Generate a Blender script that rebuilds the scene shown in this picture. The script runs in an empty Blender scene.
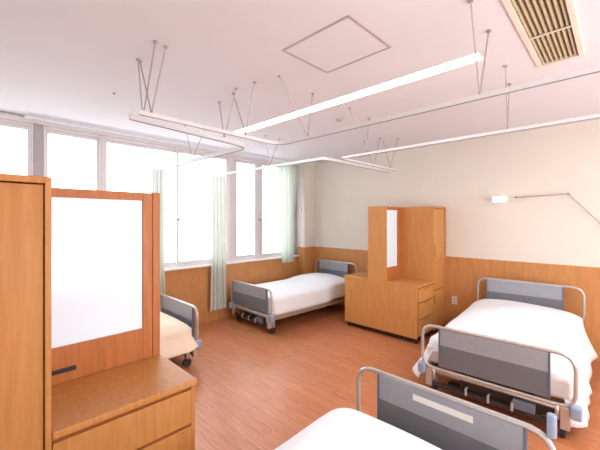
import bpy, bmesh, math, random
from mathutils import Vector, Matrix
random.seed(7)
SC = bpy.context.scene
COL = SC.collection
PI = math.pi

# ------------------------------------------------------------------ helpers
def lin(c):
    def f(v):
        v /= 255.0
        return v/12.92 if v <= .04045 else ((v+.055)/1.055)**2.4
    return (f(c[0]), f(c[1]), f(c[2]), 1)

def mat(name, rgb, rough=.5, metal=0, noise=0, nscale=8, bump=0, bscale=60, emis=0, emc=None, coat=0, trans=0):
    m = bpy.data.materials.new(name); m.use_nodes = True
    nt = m.node_tree; N = nt.nodes; L = nt.links
    b = N['Principled BSDF']
    b.inputs['Base Color'].default_value = lin(rgb)
    b.inputs['Roughness'].default_value = rough
    b.inputs['Metallic'].default_value = metal
    b.inputs['Coat Weight'].default_value = coat
    tc = N.new('ShaderNodeTexCoord')
    if noise:
        n = N.new('ShaderNodeTexNoise'); n.inputs['Scale'].default_value = nscale
        n.inputs['Detail'].default_value = 4
        L.new(tc.outputs['Object'], n.inputs['Vector'])
        r = N.new('ShaderNodeValToRGB')
        c = lin(rgb)
        r.color_ramp.elements[0].position = .3; r.color_ramp.elements[1].position = .7
        r.color_ramp.elements[0].color = tuple(max(0, v*(1-noise)) for v in c[:3])+(1,)
        r.color_ramp.elements[1].color = tuple(min(1, v*(1+noise*.6)) for v in c[:3])+(1,)
        L.new(n.outputs['Fac'], r.inputs['Fac']); L.new(r.outputs['Color'], b.inputs['Base Color'])
    if bump:
        n2 = N.new('ShaderNodeTexNoise'); n2.inputs['Scale'].default_value = bscale
        L.new(tc.outputs['Object'], n2.inputs['Vector'])
        bp = N.new('ShaderNodeBump'); bp.inputs['Strength'].default_value = bump
        bp.inputs['Distance'].default_value = .01
        L.new(n2.outputs['Fac'], bp.inputs['Height']); L.new(bp.outputs['Normal'], b.inputs['Normal'])
    if emis:
        b.inputs['Emission Color'].default_value = lin(emc or rgb)
        b.inputs['Emission Strength'].default_value = emis
    if trans:
        out = N['Material Output']
        t = N.new('ShaderNodeBsdfTranslucent'); t.inputs['Color'].default_value = lin(rgb)
        mx = N.new('ShaderNodeMixShader'); mx.inputs[0].default_value = trans
        L.new(b.outputs[0], mx.inputs[1]); L.new(t.outputs[0], mx.inputs[2])
        L.new(mx.outputs[0], out.inputs['Surface'])
    return m

def wood(name, a, b_, scale=(9, 9, .7), rough=.38):
    m = bpy.data.materials.new(name); m.use_nodes = True
    nt = m.node_tree; N = nt.nodes; L = nt.links
    b = N['Principled BSDF']; b.inputs['Roughness'].default_value = rough
    b.inputs['Specular IOR Level'].default_value = .35
    tc = N.new('ShaderNodeTexCoord'); mp = N.new('ShaderNodeMapping')
    mp.inputs['Scale'].default_value = scale
    L.new(tc.outputs['Object'], mp.inputs['Vector'])
    n = N.new('ShaderNodeTexNoise'); n.inputs['Scale'].default_value = 5
    n.inputs['Detail'].default_value = 8; n.inputs['Distortion'].default_value = .6
    L.new(mp.outputs['Vector'], n.inputs['Vector'])
    r = N.new('ShaderNodeValToRGB')
    r.color_ramp.elements[0].position = .35; r.color_ramp.elements[0].color = lin(a)
    r.color_ramp.elements[1].position = .68; r.color_ramp.elements[1].color = lin(b_)
    L.new(n.outputs['Fac'], r.inputs['Fac']); L.new(r.outputs['Color'], b.inputs['Base Color'])
    return m

def floor_mat():
    m = bpy.data.materials.new('vinyl_plank'); m.use_nodes = True
    nt = m.node_tree; N = nt.nodes; L = nt.links
    b = N['Principled BSDF']
    tc = N.new('ShaderNodeTexCoord'); mp = N.new('ShaderNodeMapping')
    mp.inputs['Rotation'].default_value = (0, 0, PI/2)
    L.new(tc.outputs['Object'], mp.inputs['Vector'])
    br = N.new('ShaderNodeTexBrick'); br.offset = .37
    br.inputs['Color1'].default_value = lin((206, 137, 97)); br.inputs['Color2'].default_value = lin((198, 125, 84))
    br.inputs['Mortar'].default_value = lin((170, 98, 62))
    br.inputs['Scale'].default_value = 1; br.inputs['Mortar Size'].default_value = .0022
    br.inputs['Brick Width'].default_value = .92; br.inputs['Row Height'].default_value = .1
    L.new(mp.outputs['Vector'], br.inputs['Vector'])
    mp2 = N.new('ShaderNodeMapping'); mp2.inputs['Scale'].default_value = (26, 1.6, 1)
    L.new(tc.outputs['Object'], mp2.inputs['Vector'])
    n = N.new('ShaderNodeTexNoise'); n.inputs['Scale'].default_value = 3; n.inputs['Detail'].default_value = 6
    L.new(mp2.outputs['Vector'], n.inputs['Vector'])
    r = N.new('ShaderNodeValToRGB')
    r.color_ramp.elements[0].position = .35; r.color_ramp.elements[0].color = (.80, .77, .75, 1)
    r.color_ramp.elements[1].position = .65; r.color_ramp.elements[1].color = (1.06, 1.05, 1.04, 1)
    L.new(n.outputs['Fac'], r.inputs['Fac'])
    mx = N.new('ShaderNodeMix'); mx.data_type = 'RGBA'; mx.blend_type = 'MULTIPLY'; mx.inputs[0].default_value = 1
    L.new(br.outputs['Color'], mx.inputs[6]); L.new(r.outputs['Color'], mx.inputs[7])
    L.new(mx.outputs[2], b.inputs['Base Color'])
    b.inputs['Roughness'].default_value = .36
    b.inputs['Specular IOR Level'].default_value = .55
    return m

def glass_mat():
    m = bpy.data.materials.new('window_glass'); m.use_nodes = True
    nt = m.node_tree; N = nt.nodes; L = nt.links
    N.remove(N['Principled BSDF'])
    t = N.new('ShaderNodeBsdfTransparent'); t.inputs['Color'].default_value = (.97, .985, 1, 1)
    g = N.new('ShaderNodeBsdfGlossy'); g.inputs['Roughness'].default_value = .02
    mx = N.new('ShaderNodeMixShader'); mx.inputs[0].default_value = .05
    L.new(t.outputs[0], mx.inputs[1]); L.new(g.outputs[0], mx.inputs[2])
    L.new(mx.outputs[0], N['Material Output'].inputs['Surface'])
    return m

M = dict(
    wood_shaded=wood('cabinet_oak_shaded', (184, 122, 62), (197, 136, 76)),  # same oak, darkened to put the left cabinet's backlit shade into the colour
    ceiling=mat('ceiling_paint', (230, 230, 236), .9, noise=.015, nscale=2, bump=.05, bscale=90),
    wall=mat('wall_paint', (232, 226, 216), .85, noise=.02, nscale=3, bump=.06, bscale=120),
    wainscot=wood('wainscot_laminate', (196, 136, 82), (207, 148, 93), (5, 5, .8), .45),
    floor=floor_mat(),
    wood=wood('cabinet_oak', (198, 136, 76), (210, 150, 90)),
    wood_dark=wood('cabinet_edge_oak', (176, 104, 56), (192, 120, 68)),
    gap=mat('shadow_gap', (70, 36, 16), .8, noise=.1),
    black=mat('black_plastic', (30, 28, 30), .4, noise=.1),
    alu=mat('aluminium_frame', (228, 224, 227), .35, .2, noise=.04),
    alu_dark=mat('grey_frame', (178, 172, 180), .4, .2, noise=.04),
    glass=glass_mat(),
    frost=mat('milky_panel_glow', (212, 226, 240), .12, noise=.01, emis=.2, emc=(238, 246, 255), coat=.3),  # weak emission imitates daylight on the panel; it is no lamp
    pipe=mat('satin_steel_pipe', (200, 198, 196), .3, .6, noise=.05),
    panel=mat('bed_panel_grey', (158, 161, 170), .4, noise=.04, nscale=20),
    panel_d=mat('bed_panel_dark_grey', (112, 115, 122), .4, noise=.04, nscale=20),
    panel_edge=mat('bed_panel_edge', (100, 112, 130), .35, noise=.04),
    bumper=mat('blue_grey_bumper', (150, 168, 194), .3, noise=.05),
    frame=mat('bed_frame_beige', (176, 162, 146), .4, .2, noise=.05),
    mech=mat('dark_mechanism', (62, 54, 52), .5, .3, noise=.15),
    rubber=mat('caster_rubber', (48, 46, 48), .7, noise=.1),
    linen=mat('white_linen', (240, 245, 252), .85, noise=.01, bump=.15, bscale=220),
    linen_cream=mat('cream_linen', (245, 226, 205), .85, noise=.02, bump=.15, bscale=220),
    sheet=mat('mattress_cover', (236, 230, 228), .9, noise=.02),
    curtain=mat('pale_curtain', (222, 228, 220), .9, noise=.03, trans=.25),
    curtain_green=mat('sage_curtain', (222, 230, 220), .9, noise=.03, trans=.4),
    mesh=mat('curtain_mesh', (228, 229, 228), .9, noise=.02, trans=.25),
    rail=mat('white_rail', (232, 234, 238), .4, .1, noise=.03),
    groove=mat('rail_groove', (150, 142, 150), .5, noise=.05),
    rod=mat('hanger_steel', (182, 170, 170), .4, .5, noise=.06),
    hatch=mat('hatch_trim', (196, 186, 190), .4, .3, noise=.03),
    vent_fr=mat('vent_frame_beige', (232, 224, 212), .5, noise=.03),
    vent_sl=mat('vent_slat_tan', (208, 192, 162), .45, noise=.06),
    vent_in=mat('vent_duct', (112, 84, 54), .8, noise=.15),
    tube=mat('fluorescent_diffuser', (255, 252, 248), .4, noise=.005, emis=9, emc=(255, 250, 244)),
    lamp=mat('lamp_diffuser', (250, 250, 250), .3, noise=.01, emis=.5, emc=(255, 250, 240)),
    white=mat('white_plastic', (240, 238, 234), .4, noise=.02),
    outside=mat('pale_concrete', (240, 240, 240), .9, noise=.03),
)

def link(name, bm, m, parent=None, smooth=False, bevel=0, seg=2):
    me = bpy.data.meshes.new(name); bmesh.ops.recalc_face_normals(bm, faces=bm.faces)
    bm.to_mesh(me); bm.free()
    o = bpy.data.objects.new(name, me); COL.objects.link(o)
    mats = m if isinstance(m, (list, tuple)) else [m]
    for x in mats: me.materials.append(x)
    if parent: o.parent = parent
    if smooth:
        for p in me.polygons: p.use_smooth = True
    if bevel:
        b = o.modifiers.new('bevel', 'BEVEL'); b.width = bevel; b.segments = seg; b.limit_method = 'ANGLE'
    return o

def box(bm, x0, x1, y0, y1, z0, z1, mi=0):
    x0, x1 = sorted((x0, x1)); y0, y1 = sorted((y0, y1)); z0, z1 = sorted((z0, z1))
    v = [bm.verts.new(p) for p in ((x0,y0,z0),(x1,y0,z0),(x1,y1,z0),(x0,y1,z0),(x0,y0,z1),(x1,y0,z1),(x1,y1,z1),(x0,y1,z1))]
    for f in ((0,3,2,1),(4,5,6,7),(0,1,5,4),(1,2,6,5),(2,3,7,6),(3,0,4,7)):
        fc = bm.faces.new([v[i] for i in f]); fc.material_index = mi

def B(name, m, parent, *dims, bevel=0, seg=2):
    bm = bmesh.new()
    for d in dims: box(bm, *d)
    return link(name, bm, m, parent, bevel=bevel, seg=seg)

def cyl(bm, p, q, r, n=16, r2=None):
    p, q = Vector(p), Vector(q); d = (q-p).normalized()
    a = d.orthogonal().normalized(); b = d.cross(a)
    r2 = r if r2 is None else r2
    A = [bm.verts.new(p+(a*math.cos(t)+b*math.sin(t))*r) for t in [2*PI*i/n for i in range(n)]]
    Bv = [bm.verts.new(q+(a*math.cos(t)+b*math.sin(t))*r2) for t in [2*PI*i/n for i in range(n)]]
    for i in range(n): bm.faces.new((A[i], A[(i+1)%n], Bv[(i+1)%n], Bv[i]))
    bm.faces.new(A[::-1]); bm.faces.new(Bv)

def fillet(pts, rad, n=7, closed=False):
    out = []; k = len(pts); P = [Vector(p) for p in pts]
    for i in range(k):
        if not closed and i in (0, k-1): out.append(P[i]); continue
        a, b, c = P[i-1], P[i], P[(i+1) % k]
        u = (a-b).normalized(); w = (c-b).normalized()
        r = min(rad, (a-b).length*.49, (c-b).length*.49)
        s, e = b+u*r, b+w*r
        for j in range(n+1):
            t = j/n
            out.append(s*(1-t)**2+b*2*t*(1-t)+e*t*t)
    return out

def sweep(bm, pts, r, n=10, closed=False, ry=None):
    """tube along pts; ry gives a flat section (r across, ry vertical)"""
    P = [Vector(p) for p in pts]; k = len(P); rings = []
    up = None
    for i in range(k):
        if closed: d = (P[(i+1) % k]-P[i-1]).normalized()
        else: d = (P[min(i+1, k-1)]-P[max(i-1, 0)]).normalized()
        if up is None: up = Vector((0,0,1)) if abs(d.z) < .9 else Vector((0,1,0)) if abs(d.y) < .9 else Vector((1,0,0))
        up = (up-d*up.dot(d)).normalized(); s = d.cross(up)
        if ry:
            ring = [bm.verts.new(P[i]+s*sx*r+up*sy*ry) for sx, sy in ((-1,-1),(1,-1),(1,1),(-1,1))]
        else:
            ring = [bm.verts.new(P[i]+(s*math.cos(2*PI*j/n)+up*math.sin(2*PI*j/n))*r) for j in range(n)]
        rings.append(ring)
    m = len(rings[0])
    for i in range(k if closed else k-1):
        a, b = rings[i], rings[(i+1) % k]
        for j in range(m): bm.faces.new((a[j], a[(j+1) % m], b[(j+1) % m], b[j]))
    if not closed: bm.faces.new(rings[0][::-1]); bm.faces.new(rings[-1])

def T(name, m, parent, pts, r, rad=0, closed=False, ry=None, n=10):
    bm = bmesh.new()
    sweep(bm, fillet(pts, rad, closed=closed) if rad else pts, r, n, closed, ry)
    return link(name, bm, m, parent, smooth=not ry)

def thing(name, label, cat, loc=(0,0,0), rz=0, group=None):
    o = bpy.data.objects.new(name, None); COL.objects.link(o); o.empty_display_size = .1
    o.location = loc; o.rotation_euler = (0, 0, rz)
    o['label'] = label; o['category'] = cat
    if group: o['group'] = group
    return o
def tag(o, label, cat, group=None):
    o['label'] = label; o['category'] = cat
    if group: o['group'] = group
    return o
def struct(o): o['kind'] = 'structure'; return o

# ------------------------------------------------------------------ room
XL, XR, YB, YW, H = -.25, 4.85, -2.6, 4.5, 2.65
WAIN = 1.03; SILL = .88; HEAD = 2.53
struct(B('floor', M['floor'], None, (XL-.15, XR+.15, YB-.15, YW+.2, -.12, 0)))
# ceiling with an opening for the recessed lamp and the return grille
LX0, LX1, LY0, LY1 = 2.36, 2.50, .66, 3.50
VX0, VX1, VY0, VY1 = 1.50, 2.86, .19, .40
cb = bmesh.new()
box(cb, XL-.15, XR+.15, LY1, YW+.2, H, H+.12)
box(cb, XL-.15, LX0, LY0, LY1, H, H+.12); box(cb, LX1, XR+.15, LY0, LY1, H, H+.12)
box(cb, XL-.15, XR+.15, VY1, LY0, H, H+.12)
box(cb, XL-.15, VX0, VY0, VY1, H, H+.12); box(cb, VX1, XR+.15, VY0, VY1, H, H+.12)
box(cb, XL-.15, XR+.15, YB-.15, VY0, H, H+.12)
struct(link('ceiling', cb, M['ceiling']))
wr = struct(B('wall_right', M['wall'], None, (XR, XR+.15, YB-.15, YW+.2, 0, H)))
struct(B('trim_1', M['wainscot'], None, (XR-.012, XR, YB, 4.3, 0, WAIN), bevel=.003))
struct(B('wall_left', M['wall'], None, (XL-.15, XL, YB-.15, YW+.2, 0, H)))
struct(B('wall_back', M['wall'], None, (XL, XR, YB-.15, YB, 0, H)))
# window wall: below the sill, above the head, pillars
ww = bmesh.new()
box(ww, XL, XR, YW, YW+.18, 0, SILL)
box(ww, XL, XR, YW, YW+.18, HEAD+.09, H)
PILL = [(.536, .62), (1.18, 1.211), (3.0, 3.062)]
for a, b in PILL: box(ww, a+.008, b-.008, YW+.01, YW+.18, SILL, HEAD+.09)
struct(link('wall_window', ww, M['wall']))
struct(B('trim_2', M['wainscot'], None, (XL, 4.545, YW-.014, YW, 0, SILL-.03), bevel=.003))
struct(B('trim_3', M['white'], None, (XL, 4.545, YW-.07, YW+.06, SILL-.03, SILL), bevel=.005))
struct(B('wall_pilaster', M['wall'], None, (4.545, XR, 4.3, YW, 0, H)))
struct(B('trim_4', M['wainscot'], None, (4.533, XR-.012, 4.288, 4.3, 0, WAIN), (4.533, 4.545, 4.3, YW-.014, 0, WAIN)))
# window units
def sash(par, x0, x1, y, z0, z1, w=.026):
    s = B('sash', M['alu'], par, (x0, x0+w, y, y+.03, z0, z1), (x1-w, x1, y, y+.03, z0, z1),
          (x0+w, x1-w, y, y+.03, z0, z0+.05), (x0+w, x1-w, y, y+.03, z1-.04, z1), bevel=.003)
    B('pane', M['glass'], s, (x0+w, x1-w, y+.013, y+.017, z0+.05, z1-.04))
    return s
spans = [(XL, .536, .1), (.62, 1.18, None), (1.211, 3.0, 2.147), (3.062, 4.40, 3.63)]
for i, (a, b, mid) in enumerate(spans):
    w = bpy.data.objects.new('window_%d' % (i+1), None); COL.objects.link(w); struct(w)
    B('window_frame', M['alu'], w, (a, a+.02, YW, YW+.1, SILL, HEAD+.05), (b-.02, b, YW, YW+.1, SILL, HEAD+.05),
      (a+.02, b-.02, YW, YW+.1, SILL, SILL+.025), (a+.02, b-.02, YW, YW+.1, HEAD+.02, HEAD+.05), bevel=.004)
    if mid is None:
        sash(w, a+.02, b-.02, YW+.03, SILL+.025, HEAD+.02); continue
    ov = {0: .03, 2: .03, 3: .20}[i]
    sash(w, a+.02, mid+ov/2, YW+.055, SILL+.025, HEAD+.02, .10 if i == 3 else .026)
    s = sash(w, mid-ov/2, b-.02, YW+.015, SILL+.025, HEAD+.02, .10 if i == 3 else .03)
    B('latch', M['alu_dark'], s, (mid-.02, mid+.025, YW-.012, YW+.015, 1.54, 1.575), bevel=.006)
# header board over the windows (curtain box edge)
struct(B('trim_5', M['alu'], None, (XL, 4.545, YW-.035, YW+.02, HEAD+.05, HEAD+.10), bevel=.004))
struct(B('window_5', M['alu_dark'], None, (4.40, 4.545, YW, YW+.1, SILL, HEAD+.09)))
for k, (a, b) in enumerate(PILL):
    struct(B('trim_%d' % (6+k), M['alu'] if k != 0 else M['alu_dark'], None, (a, b, YW-.004, YW+.02, SILL, HEAD+.05), bevel=.004))

# ------------------------------------------------------------------ beds
def rounded_rect(x0, x1, y0, y1, r, n=8, seg=14):
    pts = []
    def line(p, q, m):
        for i in range(m): pts.append((p[0]+(q[0]-p[0])*i/m, p[1]+(q[1]-p[1])*i/m))
    def arc(cx, cy, a0):
        for i in range(n): 
            a = a0+PI/2*i/n; pts.append((cx+r*math.cos(a), cy+r*math.sin(a)))
    arc(x1-r, y1-r, 0); line((x1-r, y1), (x0+r, y1), seg*2)
    arc(x0+r, y1-r, PI/2); line((x0, y1-r), (x0, y0+r), seg)
    arc(x0+r, y0+r, PI); line((x0+r, y0), (x1-r, y0), seg*2)
    arc(x1-r, y0+r, 3*PI/2); line((x1, y0+r), (x1, y1-r), seg)
    return pts

def cover(par, m, x0, x1, y0, y1, zt, drop, flare=(.03,.03), amp=.008, roll=.06, bump=None, hem=None, nm='blanket'):
    """cloth lying over the mattress: crowned top, rolled edge and hanging skirt.
       drop / flare: functions or numbers by outline point"""
    bm = bmesh.new(); O = rounded_rect(x0, x1, y0, y1, .09)
    cx, cy = (x0+x1)/2, (y0+y1)/2; n = len(O)
    # outward normals
    nor = []
    for i in range(n):
        a, b = O[i-1], O[(i+1) % n]; d = Vector((b[0]-a[0], b[1]-a[1], 0)).normalized()
        nor.append(Vector((d.y, -d.x, 0)))
    rings = []
    def ztop(x, y): return zt+(bump(x, y) if bump else 0)
    for s in (.08, .2, .35, .5, .62, .73, .82, .89, .94, .975):
        rings.append([Vector((cx+(p[0]-cx)*s, cy+(p[1]-cy)*s, ztop(cx+(p[0]-cx)*s, cy+(p[1]-cy)*s)-roll*.35*max(0,(s-.8)/.2)**2)) for p in O])
    for ang in (15, 35, 55, 75, 90):
        a = math.radians(ang); r = roll
        rings.append([Vector((p[0], p[1], ztop(p[0], p[1])-roll*.35))+nor[i]*(r*.45*math.sin(a))+Vector((0,0,-r*.65*(1-math.cos(a)))) for i, p in enumerate(O)])
    last = rings[-1]
    for t in (.12, .28, .45, .63, .82, 1):
        rg = []
        for i, p in enumerate(O):
            d = drop(p[0], p[1]) if callable(drop) else drop
            f = (flare[0] if p[1] > cy else flare[1]+(.06*math.exp(-((p[0]-1.52)/.10)**2) if nm == 'duvet' else 0))*(.1 if nor[i].x < -.9 else 1)
            s = i/n*2*PI
            wv = (.2 if nor[i].x < -.5 else 1)*math.sin(s*23+2*math.sin(s*5))*amp*t+math.sin(s*11+1)*amp*.8*t
            v = last[i]+nor[i]*(f*t**1.3+wv)+Vector((0, 0, -(d)*t))
            rg.append(v)
        rings.append(rg)
    V = [[bm.verts.new(v) for v in rg] for rg in rings]
    for a, b in zip(V, V[1:]):
        for j in range(n): bm.faces.new((a[j], a[(j+1) % n], b[(j+1) % n], b[j]))
    c = bm.verts.new((cx, cy, ztop(cx, cy)))
    for j in range(n): bm.faces.new((c, V[0][j], V[0][(j+1) % n]))
    o = link(nm, bm, m, par, smooth=True)
    s = o.modifiers.new('thick', 'SOLIDIFY'); s.thickness = .012; s.offset = -1
    return o

def end_board(par, nm, x, w, z0, z1, zleg, pin0, pin1, side, thick=.02):
    """pipe loop + two-tone panel standing in the plane local x = const; w = half width"""
    e = bpy.data.objects.new(nm, None)
    # pipe loop is the mesh of the board itself
    bm = bmesh.new()
    sweep(bm, fillet([(x, -w, z0), (x, -w, z1), (x, w, z1), (x, w, z0)], .11, closed=True), .0135, 12, True)
    fr = link(nm, bm, M['pipe'], par, smooth=True)
    zm = z0+.03+(z1-z0)*.50
    B('panel', M['panel'], fr, (x-thick/2, x+thick/2, pin0, pin1, zm, z1-.008), bevel=.003)
    B('lower_panel', M['panel_d'], fr, (x-thick/2, x+thick/2, pin0, pin1, z0+.03, zm), bevel=.003)
    B('panel_trim', M['panel_edge'], fr, (x-thick*.7, x+thick*.7, pin0-.012, pin0, z0+.03, z1-.006), bevel=.003)
    B('panel_trim', M['panel_edge'], fr, (x-thick*.7, x+thick*.7, pin1, pin1+.012, z0+.03, z1-.006), bevel=.003)
    return fr

def bed(label, loc, rz, kind, zf=.62, zh=.79, L=1.85, w=.475):
    t = thing('hospital_bed', label, 'bed', loc, rz, 'hospital beds in the ward')
    end_board(t, 'footboard', 0, w, .255, zf, .1, *{'right': (-w+.15, w-.155), 'far': (-w+.11, w-.05), 'near': (-w+.155, w-.11), 'left': (-w+.1, w-.1)}[kind], 0)
    end_board(t, 'headboard', L-.02, w, .42, zh, .1, -w+.19, w-.11, 0)
    # posts down to the base
    for nm, x, zt in (('foot_post', .0, .255), ('head_post', L-.02, .42)):
        for s in (-1, 1):
            T(nm, M['pipe'], t, [(x, s*(w-.10), .16), (x, s*(w-.10), zt)], .014)
    # side rails / base
    B('base_frame', M['frame'], t, (.04, L-.05, -w+.03, -w+.065, .19, .25), (.04, L-.05, w-.065, w-.03, .19, .25),
      (.04, .08, -w+.065, w-.065, .19, .24), (L-.09, L-.05, -w+.065, w-.065, .19, .24),
      (.65, .69, -w+.065, w-.065, .19, .24), (1.2, 1.24, -w+.065, w-.065, .19, .24), bevel=.004)
    # lifting mechanism
    bm = bmesh.new()
    for y in (-.25, .25):
        cyl(bm, (.12, y, .20), (.75, y, .10), .016); cyl(bm, (.75, y, .10), (1.1, y, .2), .014)
    cyl(bm, (.12, -.3, .19), (.12, .3, .19), .015); cyl(bm, (.75, -.3, .10), (.75, .3, .10), .015)
    box(bm, .25, .5, -.07, .07, .10, .19); box(bm, .5, .95, -.03, .03, .12, .17)
    box(bm, .05, .11, -.33, .33, .10, .135); box(bm, 1.35, 1.42, -.33, .33, .10, .135)
    cyl(bm, (.0, -.16, .17), (.14, -.16, .17), .01); cyl(bm, (.0, .0, .17), (.14, .0, .17), .01); cyl(bm, (.0, .16, .17), (.14, .16, .17), .01)
    link('lifting_mechanism', bm, M['mech'], t, bevel=.003)
    for y in (-.16, 0, .16):
        bm = bmesh.new(); cyl(bm, (-.03, y, .17), (0, y, .17), .008); cyl(bm, (-.03, y, .175), (-.03, y, .12), .009)
        link('crank_handle', bm, M['pipe'], t, smooth=False)
    T('lower_bar', M['frame'], t, [(-.0, -w+.02, .235), (0, w-.02, .235)], .012)
    # bumpers
    for s in (-1, 1):
        B('bumper', M['bumper'], t, (-.035, .03, s*(w-.03), s*(w+.035), .19, .285), bevel=.015, seg=3)
    # foot end chassis reaching down to the floor
    for s in (-1, 1):
        B('foot_bracket', M['pipe'], t, (-.012, .03, s*(w-.085), s*(w-.03), .095, .255), bevel=.006)
    B('chassis_bar', M['mech'], t, (-.01, .02, -w+.085, w-.085, .10, .135), bevel=.003)
    B('chassis_plate', M['mech'], t, (.035, .045, -w+.12, w-.30, .135, .20), bevel=.003)
    B('control_box', M['panel_edge'], t, (-.02, .03, -.30, -.16, .136, .20), bevel=.006)
    # legs with casters
    for x in (.08, L-.10):
        for s in (-1, 1):
            lg = B('leg', M['frame'], t, (x-.02, x+.02, s*(w-.10), s*(w-.05), .09, .20), bevel=.004)
            bm = bmesh.new(); cyl(bm, (x, s*(w-.09), .045), (x, s*(w-.06), .045), .045, 20)
            link('caster', bm, M['rubber'], lg, bevel=.004)
    # mattress
    mt = B('mattress', M['sheet'], t, (.05 if kind != 'near' else .17, L-.05, -w+.01, w-.01, .27, .43), bevel=.03, seg=3)
    return t

def pillow_bump(px, py, sx, sy, h):
    return lambda x, y: h*math.exp(-((x-px)/sx)**4-((y-py)/sy)**4)

# far bed by the windows (head at the right wall)
b2 = bed('white made hospital bed in the far corner beneath the windows, left of the central cabinet', (2.89, 3.81, 0), math.radians(-2.2), 'far', zf=.62, w=.49, L=1.89)
cover(b2, M['linen'], .05, 1.79, -.475, .475, .515, .19, (.0, .0), amp=.003, bump=lambda x, y: .085*math.exp(-((x-1.5)/.35)**4)*math.cos(min(1.5, abs(y)*2.6)))
# right bed
b1 = bed('hospital bed with white duvet draped to both sides, headboard against the right wall', (2.90, .742, 0), math.radians(2.0), 'right', zf=.62, zh=.80, w=.527)
cover(b1, M['linen'], .09, 1.79, -.485, .49, .51, lambda x, y: .05 if x < .16 and abs(y) < .44 else (.28 if y > 0 else .30), (.15, .07), amp=.008, roll=.08,
      bump=lambda x, y: .10*math.exp(-((x-1.42)/.42)**4)*math.cos(min(1.5, abs(y)*2.4))+.012*math.sin(x*7+y*5), nm='duvet')
# near bed (head on the left-hand wall, runs towards the viewer)
b3 = bed('nearest hospital bed at the bottom of the photo, grey footboard with white name strip', (1.77, .70, 0), PI, 'near', zf=.625, w=.50)
cover(b3, M['linen'], .225, 1.79, -.46, .49, .49, .20, (.0, .0), amp=.004, roll=.07, bump=lambda x, y: .02*math.cos(min(1.5, abs(y)*2.8))+.004*math.sin(x*9+y*4))
bm = bmesh.new(); cyl(bm, (.0, .49, .615), (.0, .49, .715), .018, 18)
link('corner_roller', bm, M['bumper'], b3, bevel=.006)
B('name_strip', M['white'], [c for c in b3.children if c.name.startswith('footboard')][0], (.0101, .0125, -.13, .18, .545, .578))
# left bed behind the tall cabinet
b4 = bed('hospital bed with cream blanket half hidden behind the foreground cabinet', (1.74, 3.68, 0), PI, 'left', zf=.62)
cover(b4, M['linen_cream'], .10, 1.79, -.475, .475, .48, .15, (.09, .05), amp=.006, roll=.10, bump=lambda x, y: .02*math.cos(min(1.5, abs(y)*2.8)))

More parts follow.
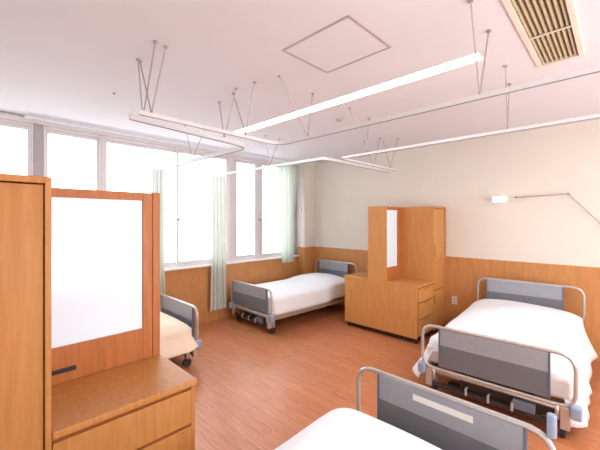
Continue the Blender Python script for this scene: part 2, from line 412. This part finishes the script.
# ------------------------------------------------------------------ partition cabinets (double sided: wardrobe + dressing top + tall milky panel)
def cabinet(label, loc, sx, dl, wl, ym, yc, D, post, slot=False, HT=1.735, wp=0, st=.05, wb=0):
    """origin: foot of the open end's front corner; sx = +1 / -1 direction from open end to wardrobe"""
    t = thing('partition_cabinet', label, 'cabinet', loc, 0, 'wardrobe and dresser cabinets between the beds')
    X = lambda v: sx*v
    wd = M['wood_shaded'] if slot else M['wood']
    TOP = .735; e = .022
    W_ = dl+wl; DW = D-wb
    # plinth and feet
    B('plinth', M['gap'], t, (X(.03), X(W_-.01), .03, DW-.03, .03, .075), (X(.03), X(dl-.02), DW-.03, D-.03, .03, .075))
    for fx in (.05, dl-.04):
        for fy in (.05, D-.05):
            bm = bmesh.new(); cyl(bm, (X(fx), fy, 0), (X(fx), fy, .035), .02, 14); link('foot', bm, M['black'], t)
    # low body (both sides) + core
    B('side_panel', wd, t, (X(0), X(e), .012, D-.012, .07, TOP-.028), bevel=.002)
    B('dresser_body', M['wood_dark'], t, (X(e), X(dl), .022, D-.022, .075, TOP-.03))
    B('dresser_top', wd, t, (X(-.006), X(dl-.001), -.006, ym-.0, TOP-.03, TOP), bevel=.006, seg=3)
    B('dresser_top', wd, t, (X(-.006), X(dl-.001), yc, D+.006, TOP-.03, TOP), bevel=.006, seg=3)
    # centre upright: side cheek, head rail, bottom rail
    B('upright_post', (M['wood_dark'] if post > .04 else wd), t, (X(0), X(.045 if post > .04 else .03), ym, yc, TOP-.03, HT), bevel=.004)
    if post > .04:
        B('post_facing', M['wood_dark'], t, (X(.045), X(post), ym+.004, yc-.004, TOP-.03, HT-.004), bevel=.003)
    pin = max(post, .03)
    B('head_rail', M['wood_dark'], t, (X(pin), X(dl), ym+.004, yc-.004, HT-.05, HT-.004), bevel=.003)
    br = B('bottom_rail', M['wood_dark'], t, (X(pin), X(dl), ym+.004, yc-.004, TOP-.03, .915), bevel=.003)
    if slot: 
        B('socket_slot', M['black'], br, (X(dl-.17), X(dl-.02), ym-.004, ym+.01, .785, .806), bevel=.003)
    for ya, yb in ((ym+.004, ym+.06), (yc-.06, yc-.004)):
        B('stile', M['wood_dark'], t, (X(dl-st), X(dl), ya, yb, .915, HT-.05), bevel=.002)
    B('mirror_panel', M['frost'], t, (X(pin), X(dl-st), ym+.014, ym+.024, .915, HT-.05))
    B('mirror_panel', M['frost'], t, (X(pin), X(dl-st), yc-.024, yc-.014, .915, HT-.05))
    B('core_board', M['wood_dark'], t, (X(pin), X(dl), ym+.10, yc-.10, .915, HT-.05))
    # drawers
    zs = [.095, .305, .515, .70]
    for side, y0, y1 in ((0, .0, .022), (1, D-.022, D)):
        for k in range(3):
            d = B('drawer', wd, t, (X(.028), X(dl-.004), y0, y1, zs[k]+.004, zs[k+1]-(.012 if k == 2 else .012)), bevel=.002)
            yy = y0-.008 if side == 0 else y1+.008
            hx = dl*.55
            if not slot: B('drawer_pull', M['wood_dark'] , d, (X(hx-.07), X(hx+.07), yy, y0+.004 if side == 0 else y1-.004, zs[k+1]-.035, zs[k+1]-.022), bevel=.002)
    # wardrobe(s) front and back, full height
    m0, m1 = D/2-.01, D/2+.01
    B('wardrobe_carcass', wd, t, (X(dl), X(dl+.02), -wp, DW+wp, .07, HT), (X(W_-.02), X(W_), -wp, DW+wp, .07, HT),
      (X(dl+.02), X(W_-.02), -wp, DW+wp, HT-.025, HT), (X(dl+.02), X(W_-.02), -wp, DW+wp, .07, .095), (X(dl+.02), X(W_-.02), m0, m1, .095, HT-.025), bevel=.002)
    for y0, y1, yk in ((.012-wp, .032-wp, -1), (DW-.032+wp, DW-.012+wp, 1)):
        dr = B('wardrobe_door', wd, t, (X(dl+.023), X(W_-.023), y0, y1, .60, HT-.03), bevel=.002)
        y_ = y0-.012 if yk < 0 else y1
        if not slot: B('door_handle', M['wood_dark'], dr, (X(dl+.05), X(dl+.065), y_, y_+.012, 1.05, 1.2), bevel=.003)
        dr = B('lower_door', wd, t, (X(dl+.023), X(W_-.023), y0, y1, .10, .59), bevel=.002)
        if not slot: B('door_handle', M['wood_dark'], dr, (X(dl+.05), X(dl+.065), y_, y_+.012, .42, .54), bevel=.003)
    return t
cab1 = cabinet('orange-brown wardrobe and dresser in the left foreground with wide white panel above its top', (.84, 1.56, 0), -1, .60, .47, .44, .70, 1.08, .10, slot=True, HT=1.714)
cab2 = cabinet('orange-brown wardrobe and dresser in the middle of the far wall between two beds', (3.925, 1.788, 0), 1, .475, .43, .437, .717, 1.125, .03, wp=.004, st=.15, wb=.17)

# ------------------------------------------------------------------ curtains
def curtain(nm, label, x0, x1, y, z0, z1, m, gather=(1, 1), folds=6, amp=.03, mesh_top=0, group=None, lean=0):
    bm = bmesh.new(); nx, nz = folds*10, 26
    cx = (x0+x1)/2; hw = (x1-x0)/2
    V = []
    for k in range(nz+1):
        t = k/nz; z = z0+(z1-z0)*t
        g = gather[0]+(gather[1]-gather[0])*t
        g *= 1-.12*math.exp(-((t-.5)/.2)**2)
        row = []
        for i in range(nx+1):
            s = -1+2*i/nx
            x = cx+hw*g*s+lean*(1-t)
            yy = y+amp*(1-.3*t)*math.sin(s*PI*folds+.6*math.sin(t*3))+.45*amp*math.sin(s*PI*folds*1.7+1+t*2)
            row.append(bm.verts.new((x, yy, z)))
        V.append(row)
    for k in range(nz):
        for i in range(nx):
            f = bm.faces.new((V[k][i], V[k][i+1], V[k+1][i+1], V[k+1][i]))
            if mesh_top and z0+(z1-z0)*k/nz > mesh_top: f.material_index = 1
    o = link(nm, bm, [m, M['mesh']], None, smooth=True)
    return tag(o, label, 'curtain', group)
curtain('bed_curtain', 'pale bed curtain gathered by the window, just right of the foreground cabinet', 1.70, 1.89, 4.33, .20, 2.22, M['curtain'], (1.0, .8), 4, .03, 1.93)
curtain('bed_curtain', 'long pale bed curtain hanging in the middle of the windows behind the far footboard', 2.585, 2.875, 4.385, .19, 2.22, M['curtain'], (1.0, .8), 5, .026, 1.93)
curtain('window_curtain', 'short sage green window curtain tied beside the corner pilaster', 3.97, 4.44, 4.39, .77, 2.55, M['curtain_green'], (.55, 1.1), 6, .025, lean=-.02)

# ------------------------------------------------------------------ curtain rails on V hangers
ZR = 2.25
def rail(label, pts, hang, r=.011, ry=.016, rad=.16):
    t = thing('curtain_rail', label, 'curtain rail', (0, 0, 0), 0, 'ceiling-hung curtain rails')
    bm = bmesh.new(); sweep(bm, fillet(pts, rad), r, ry=ry)
    link('rail', bm, M['rail'], t, bevel=.003)
    bm = bmesh.new(); sweep(bm, fillet([(p[0], p[1], ZR-ry-.001) for p in pts], rad), r*.45, ry=.003)
    link('runner_groove', bm, M['groove'], t)
    for b_, tops in hang:
        bm = bmesh.new()
        for tp in tops:
            cyl(bm, (b_[0], b_[1], ZR+.012), (tp[0], tp[1], H-.004), .0042, 8)
            cyl(bm, (tp[0], tp[1], H-.012), (tp[0], tp[1], H), .013, 12)
        cyl(bm, (b_[0], b_[1], ZR+.01), (b_[0], b_[1], ZR+.035), .009, 10)
        link('hanger', bm, M['rod'], t)
    return t
rail('curtain rail from the foreground cabinet turning right along the near beds, below the ceiling lamp',
     [(.80, 2.235, ZR), (2.05, 2.26, ZR), (2.05, -1.9, ZR)],
     [((.88, 2.235), ((.86, 2.38), (.90, 2.06))), ((1.65, 2.235), ((1.64, 2.40), (1.63, 2.09))),
      ((2.05, 1.90), ((1.69, 1.86), (2.12, 1.91))), ((2.05, .57), ((1.77, .535), (2.13, .545))), ((2.05, -.8), ((1.8, -.8), (2.14, -.8)))], .008, .014)
rail('curtain rail from the foreground cabinet turning left to the windows',
     [(.79, 2.37, ZR), (1.90, 2.52, ZR), (1.88, 4.36, ZR)],
     [((.88, 2.382), ((.84, 2.36), (.83, 2.05))), ((1.60, 2.48), ((1.67, 2.67), (1.60, 2.30))), ((1.885, 3.6), ((1.8, 3.6), (2.05, 3.6)))], .013, .02)
rail('curtain rail running along the right wall side above the draped bed',
     [(4.32, 2.26, ZR), (2.98, 2.26, ZR), (2.98, -1.9, ZR)],
     [((2.98, .63), ((2.70, .585), (3.08, .64))), ((2.98, 1.92), ((2.65, 1.90), (3.06, 1.94))), ((4.1, 2.26), ((4.1, 2.15), (4.1, 2.36))), ((2.98, -.8), ((2.8, -.8), (3.1, -.8)))], .008, .012, .06)
rail('curtain rail above the far corner bed reaching the windows',
     [(4.32, 2.40, ZR), (2.86, 2.40, ZR), (2.78, 4.36, ZR)],
     [((2.82, 3.3), ((2.75, 3.3), (3.0, 3.3))), ((3.9, 2.40), ((3.9, 2.55), (3.9, 2.3)))], rad=.06)
tag(T('window_curtain_rail', M['rail'], None, [(.45, 4.38, 2.615), (4.5, 4.38, 2.615)], .012, ry=.014), 'thin white curtain track fixed under the ceiling along the windows', 'curtain rail')

# ------------------------------------------------------------------ ceiling fittings
t = thing('ceiling_light', 'long recessed fluorescent strip light in the ceiling', 'ceiling light', (2.43, 2.08, H))
B('housing', M['white'], t, (-.07, -.062, -1.42, 1.42, 0, .08), (.062, .07, -1.42, 1.42, 0, .08), (-.07, .07, -1.42, 1.42, .08, .09),
  (-.07, .07, -1.42, -1.41, 0, .08), (-.07, .07, 1.41, 1.42, 0, .08))
B('diffuser', M['tube'], t, (-.06, .06, -1.408, 1.408, .003, .012))
# access hatch
hx0, hx1, hy0, hy1 = 1.445, 1.905, 1.04, 1.57
t = thing('ceiling_hatch', 'square access hatch with grey metal trim in the ceiling', 'hatch', (hx0, hy0, H))
a, b = hx1-hx0, hy1-hy0
B('hatch_trim', M['hatch'], t, (0, a, 0, .014, -.005, 0), (0, a, b-.014, b, -.005, 0), (0, .014, .014, b-.014, -.005, 0), (a-.014, a, .014, b-.014, -.005, 0))
B('hatch_panel', M['ceiling'], t, (.016, a-.016, .016, b-.016, -.003, 0))
# return air grille
t = thing('air_vent', 'beige ceiling air vent with long narrow slats', 'vent', (0, 0, H))
fw = .024
B('vent_frame', M['vent_fr'], t, (VX0-fw, VX1+fw, VY0-fw, VY0+.006, -.012, .01), (VX0-fw, VX1+fw, VY1-.006, VY1+fw, -.012, .01),
  (VX0-fw, VX0+.006, VY0, VY1, -.012, .01), (VX1-.006, VX1+fw, VY0, VY1, -.012, .01), bevel=.003)
B('duct', M['vent_in'], t, (VX0, VX1, VY0, VY0+.004, .01, .10), (VX0, VX1, VY1-.004, VY1, .01, .10), (VX0, VX0+.004, VY0, VY1, .01, .10),
  (VX1-.004, VX1, VY0, VY1, .01, .10), (VX0, VX1, VY0, VY1, .10, .11))
n = 8
for i in range(n):
    y = VY0+.018+(VY1-VY0-.036)*i/(n-1)
    bm = bmesh.new(); box(bm, VX0+.004, VX1-.004, -.0035, .0035, -.014, .014)
    bmesh.ops.rotate(bm, verts=bm.verts, cent=(0,0,0), matrix=Matrix.Rotation(math.radians(22), 3, 'X'))
    bmesh.ops.translate(bm, verts=bm.verts, vec=(0, y, .008))
    link('slat', bm, M['vent_sl'], t)
B('cross_bar', M['vent_fr'], t, (2.385, 2.40, VY0, VY1, -.010, -.006))
def disc(nm, label, cat, x, y, r, h, m, ring=False):
    bm = bmesh.new(); cyl(bm, (x, y, H-h), (x, y, H), r*.8, 24, r)
    if ring: cyl(bm, (x, y, H-h-.008), (x, y, H-h), r*.4, 20, r*.5)
    return tag(link(nm, bm, m, None, bevel=.002), label, cat)
disc('smoke_detector', 'small round detector on the ceiling right of the lamp strip', 'detector', 2.86, 2.19, .035, .02, M['rod'], True)
disc('sprinkler_head', 'tiny sprinkler dot on the bare ceiling near the windows', 'sprinkler', .92, 3.14, .012, .015, M['rod'])

# ------------------------------------------------------------------ wall fittings
t = thing('reading_lamp', 'wall reading lamp with thin folding arm above the draped bed', 'lamp', (XR, 1.08, 1.81))
B('lamp_head', M['lamp'], t, (-.14, -.04, -.06, .09, -.035, .04), bevel=.012, seg=3)
T('lamp_neck', M['white'], t, [(-.06, -.06, 0), (-.06, -.20, .0)], .007)
T('arm', M['rod'], t, [(-.06, -.155, .02), (-.06, -.66, .035), (-.05, -1.04, -.43)], .006)
for p in ((-.06, -.155, .02), (-.06, -.66, .035)):
    bm = bmesh.new(); cyl(bm, (p[0]-.014, p[1], p[2]), (p[0]+.014, p[1], p[2]), .015, 16); link('joint', bm, M['rod'], t)
B('wall_mount', M['white'], t, (-.065, 0, -1.09, -.99, -.50, -.38), bevel=.01)
B('wall_stay', M['white'], t, (-.05, 0, -.02, .04, -.02, .02), bevel=.004)
t = thing('bedside_bracket', 'faint pale wall bracket above the far corner headboard', 'bracket', (XR, 4.20, 1.08))
T('bracket_arm', M['white'], t, [(-.02, 0, .0), (-.02, 0, .86), (-.02, -.22, .82)], .006, .04)
B('bracket_base', M['white'], t, (-.03, 0, -.02, .02, -.05, .02), bevel=.004)
t = thing('nurse_call', 'small white handset hanging on the corner pilaster', 'handset', (4.545, 4.40, 1.75))
B('handset', M['white'], t, (-.035, 0, -.025, .025, -.05, .06), bevel=.01, seg=3)
T('cord', M['white'], t, [(-.008, 0, .06), (-.008, 0, .80)], .005)
t = thing('wall_outlet', 'small pale wall outlet low beside the middle cabinet', 'outlet', (XR-.012, 1.67, .42))
B('plate', M['vent_fr'], t, (-.008, 0, -.035, .035, -.055, .055), bevel=.003)
B('socket', M['alu_dark'], t, (-.0095, -.008, -.014, .014, .012, .032), (-.0095, -.008, -.014, .014, -.032, -.012))

# ------------------------------------------------------------------ light
w = bpy.data.worlds.new('bright_sky'); SC.world = w; w.use_nodes = True
nt = w.node_tree; bg = nt.nodes['Background']
bg.inputs['Strength'].default_value = 4.6
wtc = nt.nodes.new('ShaderNodeTexCoord'); wsp = nt.nodes.new('ShaderNodeSeparateXYZ'); wrp = nt.nodes.new('ShaderNodeValToRGB')
nt.links.new(wtc.outputs['Generated'], wsp.inputs[0]); nt.links.new(wsp.outputs['Z'], wrp.inputs['Fac']); nt.links.new(wrp.outputs['Color'], bg.inputs['Color'])
wrp.color_ramp.elements[0].position = 0; wrp.color_ramp.elements[0].color = (.62, .63, .65, 1)     # bright paving outside
wrp.color_ramp.elements[1].position = .06; wrp.color_ramp.elements[1].color = (.96, .98, 1.0, 1)   # hazy white sky
for i, (a, b) in enumerate([(XL, .47), (.58, 1.64), (1.70, 2.98), (3.12, 4.42)]):
    l = bpy.data.lights.new('window_portal', 'AREA'); l.shape = 'RECTANGLE'; l.size = b-a; l.size_y = HEAD-SILL
    l.cycles.is_portal = True
    o = bpy.data.objects.new('window_portal', l); COL.objects.link(o)
    o.location = ((a+b)/2, YW+.16, (HEAD+SILL)/2); o.rotation_euler = (-PI/2, 0, 0)
def area(nm, loc, rot, sx, sy, e, c=(1,1,1)):
    l = bpy.data.lights.new(nm, 'AREA'); l.shape = 'RECTANGLE'; l.size = sx; l.size_y = sy; l.energy = e; l.color = c
    o = bpy.data.objects.new(nm, l); COL.objects.link(o); o.location = loc; o.rotation_euler = rot
    return o
area('room_light', (2.3, -1.5, H-.05), (0, 0, 0), 2.2, 1.2, 60, (1, .98, .97))
area('front_fill', (2.0, -2.3, 1.3), (PI/2, 0, 0), 3.2, 1.8, 22, (.97, .98, 1))  # added fill behind the camera, brightens faces turned away from the windows
area('ceiling_fill', (2.0, -1.9, .9), (PI-.5, 0, 0), 3.2, 1.0, 62, (.94, .97, 1))  # added fill behind the camera, tilted up to brighten the ceiling

# ------------------------------------------------------------------ camera
cam = bpy.data.cameras.new('camera'); cam.sensor_width = 36; cam.lens = 36*329/600
cam.shift_y = -5/600; cam.clip_start = .02
co = bpy.data.objects.new('camera', cam); COL.objects.link(co)
co.location = (0, 0, 1.55); co.rotation_euler = (PI/2, 0, math.radians(-45.8))
SC.camera = co
SC.view_settings.view_transform = 'Standard'
SC.view_settings.look = 'None'
SC.view_settings.exposure = 0.13
